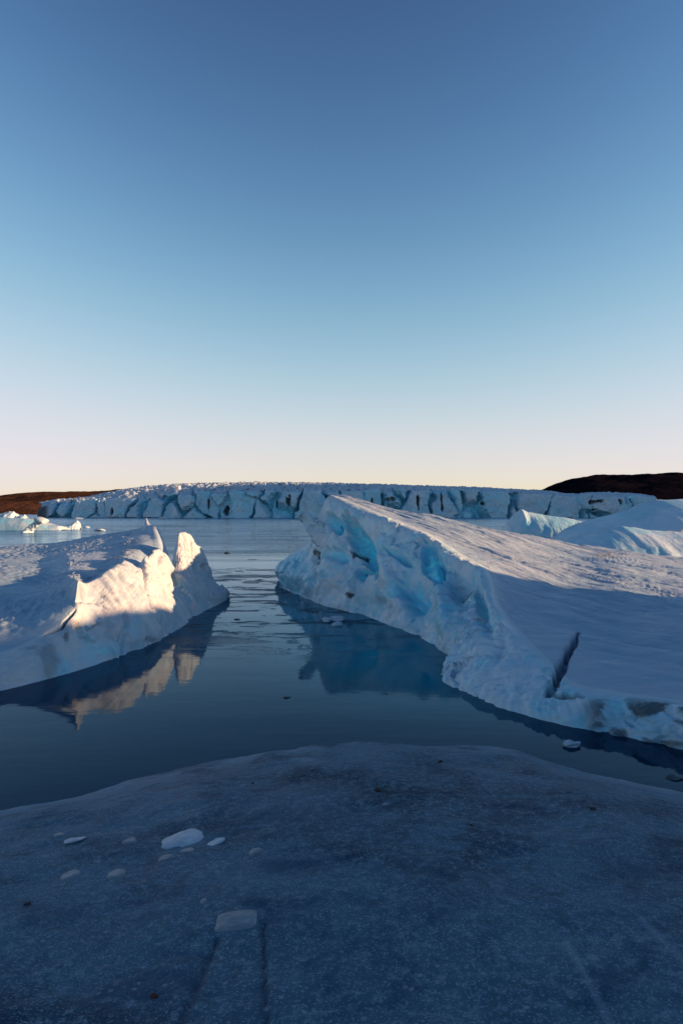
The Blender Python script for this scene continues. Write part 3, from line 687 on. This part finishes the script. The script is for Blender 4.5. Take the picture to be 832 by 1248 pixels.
# ------------------------------------------------------------------ other bergs
def ridge_berg(name, pts, d, depth, seed, mat, label, cat='iceberg', group=None, nx=260, ny=120, rough=.10, front=.25, blue=.3, skew=0., snow=.8, parent=None):
    """a closed berg d metres away: pts = (x, y) of its crest; the crest sits at 'front' of its depth"""
    pts = np.array(pts, float)
    Xc = (pts[:, 0] - CX) / F * d; Zc = CAMZ - (pts[:, 1] - CY) / F * d
    xs = np.linspace(Xc[0], Xc[-1], nx); H = np.maximum(np.interp(xs, Xc, Zc), .0)
    k = max(3, nx // 60) | 1; H = np.convolve(np.pad(H, k // 2, 'edge'), np.ones(k) / k, 'valid')
    t = np.linspace(0, 1, ny)
    X, T = np.meshgrid(xs, t, indexing='ij')
    ends = np.clip(np.minimum(X - xs[0], xs[-1] - X) / (depth * .5), 0, 1) ** .5
    yy = (T - front) * depth * (.25 + .75 * ends)
    prof = np.where(T < front, np.clip(T / front, 0, 1) ** .45, np.cos(np.clip((T - front) / (1 - front), 0, 1) * np.pi / 2) ** .7)
    hm = max(H.max(), .01)
    q = np.stack([X, d + yy, 0 * X], -1) / (hm * 1.0)
    Z = H[:, None] * prof * (1 + rough * 2 * fbm(q * 1.2, 4, seed) * (T > front * 1.05)) - .25 * hm * (prof < .02)
    yy = yy + hm * rough * 2.2 * fbm(np.stack([X / hm * 1.6, Z / hm * 1.4, 0 * X], -1), 4, seed + 5) * (T < front * 1.5)
    G = np.stack([X + skew * Z, d + yy, Z], -1)
    n = G.shape[0] * G.shape[1]
    fc = (T < front).astype(float)
    bl = blue * fc * sstep(-.4, .4, fbm(G / hm * .9, 4, seed + 2)); dr = 0 * bl
    c = np.array([xs.mean(), d, 0])
    o = mesh_obj(name, (G - c), grid_quads(*X.shape), mat, attrs={'blue': bl, 'dirt_shade': dr, 'snow': snow * (1 - fc)})
    o.location = c
    return tag(o, label, cat, group)

ridge_berg('iceberg', [(612, 652), (616, 638), (624, 630), (631, 623), (635, 620), (642, 624), (655, 626), (672, 629), (690, 631), (710, 636), (728, 641), (745, 650)], 92, 13, 5, M_MID,
           'small pale blue iceberg with a pointed tip in front of the glacier', blue=.15, front=.35, rough=.05)
ridge_berg('iceberg', [(668, 662), (690, 645), (716, 634), (738, 629), (760, 624), (785, 614), (806, 609.5), (832, 608), (900, 607), (980, 612), (1040, 640)], 78, 22, 9, M_MID,
           'smooth rounded white iceberg rising behind the pointed one at the right', blue=.1, front=.6, rough=.05)
ridge_berg('iceberg', [(640, 672), (680, 662), (716, 652), (745, 644), (757, 641), (790, 646), (840, 649), (920, 646), (1000, 660)], 58, 12, 14, M_MID,
           'low snow covered berg between the long cracked iceberg and the rounded white one', blue=.12, front=.45, rough=.06)
# far left group
ridge_berg('iceberg', [(-60, 648), (-40, 633), (0, 631), (30, 632), (48, 636), (60, 640), (72, 641), (76, 646)], 150, 16, 21, M_MID,
           'low flat ice slab with a dark shaded waterline near the left shore', blue=.35, front=.12, rough=.012)
ridge_berg('iceberg', [(-40, 633), (-10, 627), (10, 625), (17, 624), (18, 630), (30, 628), (33, 632)], 190, 12, 25, M_MID,
           'sunlit block of ice standing behind the low flat slab', blue=.0, front=.3, rough=.1)
ridge_berg('iceberg', [(73, 645), (75, 641), (84, 639), (92, 635), (95, 634), (98, 638), (98, 645)], 158, 4, 27, M_MID,
           'small bright wedge of ice alone on the open water', blue=.0, front=.4, rough=.08, nx=120, ny=60)
def blob(name, loc, size, seed, mat, label=None, cat=None, group=None, rotz=0, sub=4, facets=7, rough=.12, tilt=(0, 0), kind=None, attrs=True):
    """an angular broken lump"""
    import bmesh
    bm = bmesh.new(); bmesh.ops.create_icosphere(bm, subdivisions=sub, radius=1.)
    V = np.array([v.co[:] for v in bm.verts]); Fc = np.array([[v.index for v in f.verts] for f in bm.faces]); bm.free()
    rng = np.random.RandomState(seed)
    for _ in range(facets):
        n = rng.normal(size=3); n /= np.linalg.norm(n); h = rng.uniform(.55, .85)
        e = V @ n - h; V = V - np.where(e > 0, e, 0)[:, None] * n * .92
    V = V * (1 + rough * fbm(V * 1.3 + seed, 4, seed))[:, None]
    V[:, 2] = np.maximum(V[:, 2], -.75)
    V = V * np.array(size)
    at = {'blue': np.zeros(len(V)), 'dirt_shade': np.zeros(len(V)), 'snow': np.full(len(V), .6)} if attrs else None
    o = mesh_obj(name, V, Fc, mat, attrs=at); o.location = loc; o.rotation_euler = (tilt[0], tilt[1], rotz)
    return tag(o, label, cat, group, kind)

# the odd sunlit lump with a slanting arm, before the slab
root = empty('iceberg', tuple(W(36, 649)))
tag(root, 'small sunlit berg with a slanting arm over the low slab at the left', 'iceberg')
o = blob('ice_foot', P(33, 648.5, 133), (1.3, 1.6, .75), 3, M_MID); under(o, root); o.location = tuple(np.array(P(33, 648.5, 133)) - np.array(root.location))
o = blob('ice_head', P(50, 634, 133), (1.5, 1.2, .7), 8, M_MID, tilt=(0, .25)); o.parent = root; o.location = tuple(np.array(P(51, 634.5, 133)) - np.array(root.location))
sp = spur(root, P(34, 647.5, 133), P(52, 633, 133), .62, .5, 12, .8)
sp.data.materials[0] = M_MID

# small floating pieces
def afloat(name, x, y, size, seed, label, group=None, mat=M_FRAG, cat='ice chunk', rz=0., up=.25, **k):
    p = W(x, y); return blob(name, (p[0], p[1], size[2] * up), size, seed, mat, label, cat, group, rz, **k)
afloat('ice_chunk', 399, 757, (.20, .2, .14), 1, 'left rounded piece of the three floating before the blue hollows')
afloat('ice_chunk', 411, 756, (.32, .25, .13), 2, 'longest of the three pieces floating before the blue hollows', rz=.2)
afloat('ice_chunk', 410, 762, (.25, .2, .11), 3, 'nearest of the three pieces floating before the blue hollows')
afloat('ice_chunk', 697, 909, (.15, .12, .07), 5, 'small white chunk adrift below the cracked end of the long iceberg', rz=.4, facets=10, rough=.4)
afloat('ice_chunk', 349, 850, (.09, .06, .03), 6, 'dark bit of ice alone in the middle of the calm channel', mat=M_SLUSH)
afloat('ice_chunk', 820, 948, (.14, .10, .04), 26, 'dark bit adrift off the ground edge at the far right', mat=M_SLUSH)
afloat('ice_chunk', 277, 674, (.42, .3, .10), 7, 'dark round lump on the open water beyond the sunlit berg', mat=M_SLUSH)
afloat('ice_chunk', 289, 764 - 9, (.12, .09, .03), 9, 'dark crumb on the torn skin ice between the two bergs', mat=M_SLUSH)
afloat('ice_chunk', 105, 643, (1.0, .9, .35), 31, 'tiny white bit beside the bright wedge of ice', mat=M_MID)
afloat('ice_chunk', 123, 647, (1.4, 1., .45), 32, 'sunlit lump of ice low behind the snowy back of the left berg', mat=M_MID)
afloat('ice_chunk', 198, 631.4 + 1.2, (2.6, 2, 1.1), 33, 'white block afloat at the foot of the glacier', mat=M_FAR)
afloat('ice_chunk', 96, 631.4 + 1.2, (2.6, 2, .8), 34, 'low white block below the left end of the glacier', mat=M_FAR)
def raft(x, y, a, b, seed, label, mat=M_SLUSH, th=.03):
    """thin ragged plate of slush afloat, ragged outline"""
    n, m = 120, 8
    th_ = np.linspace(0, 2 * np.pi, n, endpoint=False); r = 1 + .45 * fbm(np.stack([np.cos(th_) * 1.6, np.sin(th_) * 1.6, 0 * th_ + seed], -1), 5, seed, .7)
    k = np.linspace(0, 1, m); K, T = np.meshgrid(k, th_, indexing='ij'); RR = np.broadcast_to(r, T.shape)
    X = np.cos(T) * RR * K * a; Y = np.sin(T) * RR * K * b; Z = th * (1 - K ** 4) + .012 * fbm(np.stack([X * 3, Y * 3, 0 * X], -1), 3, seed) * (1 - K)
    V = np.stack([X, Y, Z], -1); i, j = np.meshgrid(np.arange(m - 1), np.arange(n), indexing='ij')
    Q = np.stack([i * n + j, (i + 1) * n + j, (i + 1) * n + (j + 1) % n, i * n + (j + 1) % n], -1).reshape(-1, 4)
    # underside
    Vb = V.copy(); Vb[..., 2] = -.05; o_ = len(V.reshape(-1, 3))
    Qb = Q[:, ::-1] + o_; rim = (m - 1) * n + np.arange(n); Qs = np.stack([rim, rim + o_, np.roll(rim, -1) + o_, np.roll(rim, -1)], -1)
    o = mesh_obj('ice_raft', np.concatenate([V.reshape(-1, 3), Vb.reshape(-1, 3)]), np.concatenate([Q, Qb, Qs]), mat)
    w = W(x, y); o.location = w; return tag(o, label, 'ice raft', 'thin dark rafts of slush on the water')
raft(317, 694.5, 1.15, .7, 3, 'longest dark slush raft on the pale water past the channel mouth')
raft(291, 696, .35, .3, 4, 'short dark slush raft touching the long one at its left')
raft(306, 710, .5, .45, 5, 'dark slush raft near the tip of the sunlit berg')
raft(325, 703.5, .35, .3, 6, 'smallest dark slush raft just before the long one')
raft(308, 682, .4, .5, 7, 'farthest of the dark slush rafts on the pale water')

# ------------------------------------------------------------------ things lying on the ground ice
def lying(name, x, y, size, seed, mat, label, cat, group=None, rz=0., sink=.25, **k):
    h, n = on_ground(x, y)
    o = blob(name, (0, 0, 0), size, seed, mat, label, cat, group, 0, **k)
    q = n.to_track_quat('Z', 'Y'); o.rotation_mode = 'QUATERNION'
    from mathutils import Quaternion
    o.rotation_quaternion = q @ Quaternion((0, 0, 1), rz); o.location = h + n * size[2] * (.75 - sink)
    return o
lying('ice_fragment', 227, 1023, (.185, .14, .020), 41, M_FRAG, 'largest flat white fragment lying on the dark ice underfoot', 'ice fragment', rz=.15, facets=5, rough=.2)
lying('ice_fragment', 264, 1027, (.075, .06, .014), 42, M_FRAG, 'small white fragment touching the right end of the largest one', 'ice fragment', facets=6)
lying('ice_fragment', 90, 1025, (.080, .07, .015), 43, M_FRAG, 'white oval fragment lying alone to the left on the dark ice', 'ice fragment', facets=6)
def plate(x, y, a, b, seed, label, rz=0, sq=2.):
    h, n = on_ground(x, y); m, k = 12, 72
    th = np.linspace(0, 2 * np.pi, k, endpoint=False)
    r = (np.abs(np.cos(th)) ** sq + np.abs(np.sin(th)) ** sq) ** (-1 / sq) * (1 + .09 * fbm(np.stack([np.cos(th) * 1.5, np.sin(th) * 1.5, 0 * th + seed], -1), 4, seed))
    K, T = np.meshgrid(np.linspace(0, 1, m), th, indexing='ij')
    X, Y = np.cos(T) * r * K * a, np.sin(T) * r * K * b
    c, s = math.cos(rz), math.sin(rz); X, Y = X * c - Y * s, X * s + Y * c
    Z = np.zeros_like(X); base = Vector(h)
    for i in range(m):
        for j in range(k):
            hh = _bv.ray_cast(Vector((base.x + X[i, j], base.y + Y[i, j], 9)), Vector((0, 0, -1)))[0]; Z[i, j] = hh.z - base.z
    V = np.stack([X, Y, Z + .012 * (1 - K ** 6) + .001], -1); Vb = np.stack([X, Y, Z - .02], -1)
    i, j = np.meshgrid(np.arange(m - 1), np.arange(k), indexing='ij')
    Q = np.stack([i * k + j, (i + 1) * k + j, (i + 1) * k + (j + 1) % k, i * k + (j + 1) % k], -1).reshape(-1, 4)
    o_ = m * k; rim = (m - 1) * k + np.arange(k); Qs = np.stack([rim, rim + o_, np.roll(rim, -1) + o_, np.roll(rim, -1)], -1)
    o = mesh_obj('ice_plate', np.concatenate([V.reshape(-1, 3), Vb.reshape(-1, 3)]), np.concatenate([Q, Q[:, ::-1] + o_, Qs]), M_DULL)
    o.location = base; return tag(o, label, 'ice plate', 'dull thin plates frozen to the ground ice')
plate(288, 1121, .105, .095, 1, 'squarish dull plate frozen in above the two straight grooves', .05, 5)
plate(312, 1038, .048, .06, 2, 'small round dull plate to the right of the white fragments')
plate(228, 1038, .05, .05, 3, 'dull plate just below the largest white fragment')
plate(202, 1046, .05, .06, 4, 'dull plate below and left of the largest white fragment')
plate(142, 1066, .055, .08, 5, 'faint dull plate midway between the oval fragment and the grooves')
plate(86, 1067, .06, .07, 6, 'faint dull plate below the white oval fragment')
plate(72, 1018, .035, .045, 7, 'tiny dull plate beside the white oval fragment')
plate(158, 1026, .05, .06, 8, 'faint dull plate between the oval and the largest white fragment')
plate(248, 1099, .018, .03, 9, 'tiny pale plate just above the squarish one')
for x, y, s, sd, lb, mt in [
    (722, 986, (.05, .03, .02), 51, 'flat dark stone lying alone on the right part of the ground ice', M_ROCK),
    (188, 1215, (.028, .022, .014), 52, 'rusty brown stone left of the straight grooves', M_RUST),
    (460, 964, (.055, .04, .025), 53, 'dark stone half sunk in the dirty patch mid ground', M_ROCK),
    (536, 929, (.045, .03, .02), 54, 'dark stone near the far edge of the ground ice', M_ROCK),
    (574, 1006, (.02, .015, .01), 55, 'tiny stone lying below the dirty patch to its right', M_ROCK),
    (500, 962, (.02, .016, .01), 56, 'tiny dark stone just right of the dirty patch', M_ROCK),
    (34, 1102, (.03, .02, .01), 57, 'small dark stone on the left side of the ground ice', M_ROCK),
    (308, 955, (.02, .016, .014), 58, 'tiny dark stone near the far left rim of the ground ice', M_ROCK),
    (590, 982, (.012, .012, .008), 59, 'smallest dark stone on the smooth ice beyond the lone flat one', M_ROCK),
    ]:
    lying('stone', x, y, tuple(v * .75 for v in s), sd, mt, lb, 'stone', sub=3, facets=8, rough=.3, attrs=False, rz=sd)

# ------------------------------------------------------------------ unseen bodies beyond the frame, shaped to cast the evening shade
def shade_berg(x0, y0, x1, y1, h, w, seed, label):
    L = math.hypot(x1 - x0, y1 - y0); n, m = 260, 90
    t = np.linspace(0, 1, n); T, K = np.meshgrid(t, np.linspace(-1, 1, m), indexing='ij')
    ux, uy = (x1 - x0) / L, (y1 - y0) / L
    prof = np.clip(1 - np.abs(K) ** 3, 0, 1) * np.clip(np.minimum(T, 1 - T) * L / 1.4, 0, 1) ** .5
    X = x0 + ux * T * L - uy * K * w; Y = y0 + uy * T * L + ux * K * w
    q = np.stack([X, Y, 0 * X], -1)
    hh = np.interp(t, np.linspace(0, 1, len(h)), h)[:, None]
    Z = hh * prof * (1 + .12 * fbm(q * .5, 4, seed)) + .12 * ridged(q * 1.2, 3, seed + 1) * prof - 1. * (prof < .02)
    G = np.stack([X, Y, Z], -1); z = 0 * X
    o = mesh_obj('iceberg', G, grid_quads(n, m)[:, ::-1], M_ICE, attrs={'blue': z, 'dirt_shade': z, 'snow': z + .8})
    return tag(o, label, 'iceberg')
shade_berg(27, -26, 26, 22.6, [9, 9, 8.8, 8.9, 8.8, 8.6, 8.7, 8.6, 8.2, 6.2, 5.9, 5.2], 3.2, 3, 'unseen tall iceberg beside the ground ice, shaped to keep it in shade')
def shade_ridge():
    yc = np.array([240, 300, 340, 400, 480, 560, 640, 700, 860]); hc = np.array([-3, 100, 132, 138, 138, 124, 110, 80, -3.])
    y = np.linspace(240, 860, 260); k = np.linspace(-1, 1, 90); Y, K = np.meshgrid(y, k, indexing='ij')
    X = 640 + K * 210 + 20 * np.sin(Y / 60); q = np.stack([X, Y, 0 * X], -1)
    Z = np.interp(y, yc, hc)[:, None] * np.clip(1 - np.abs(K) ** 1.6, 0, 1) * (1 + .10 * fbm(q / 60, 5, 4)) - 3 * (np.abs(K) > .98)
    return tag(mesh_obj('hill', np.stack([X, Y, Z], -1), grid_quads(*X.shape)[:, ::-1], M_HILL_R), kind='structure')
shade_ridge()  # unseen ridge, its heights set to shade the glacier
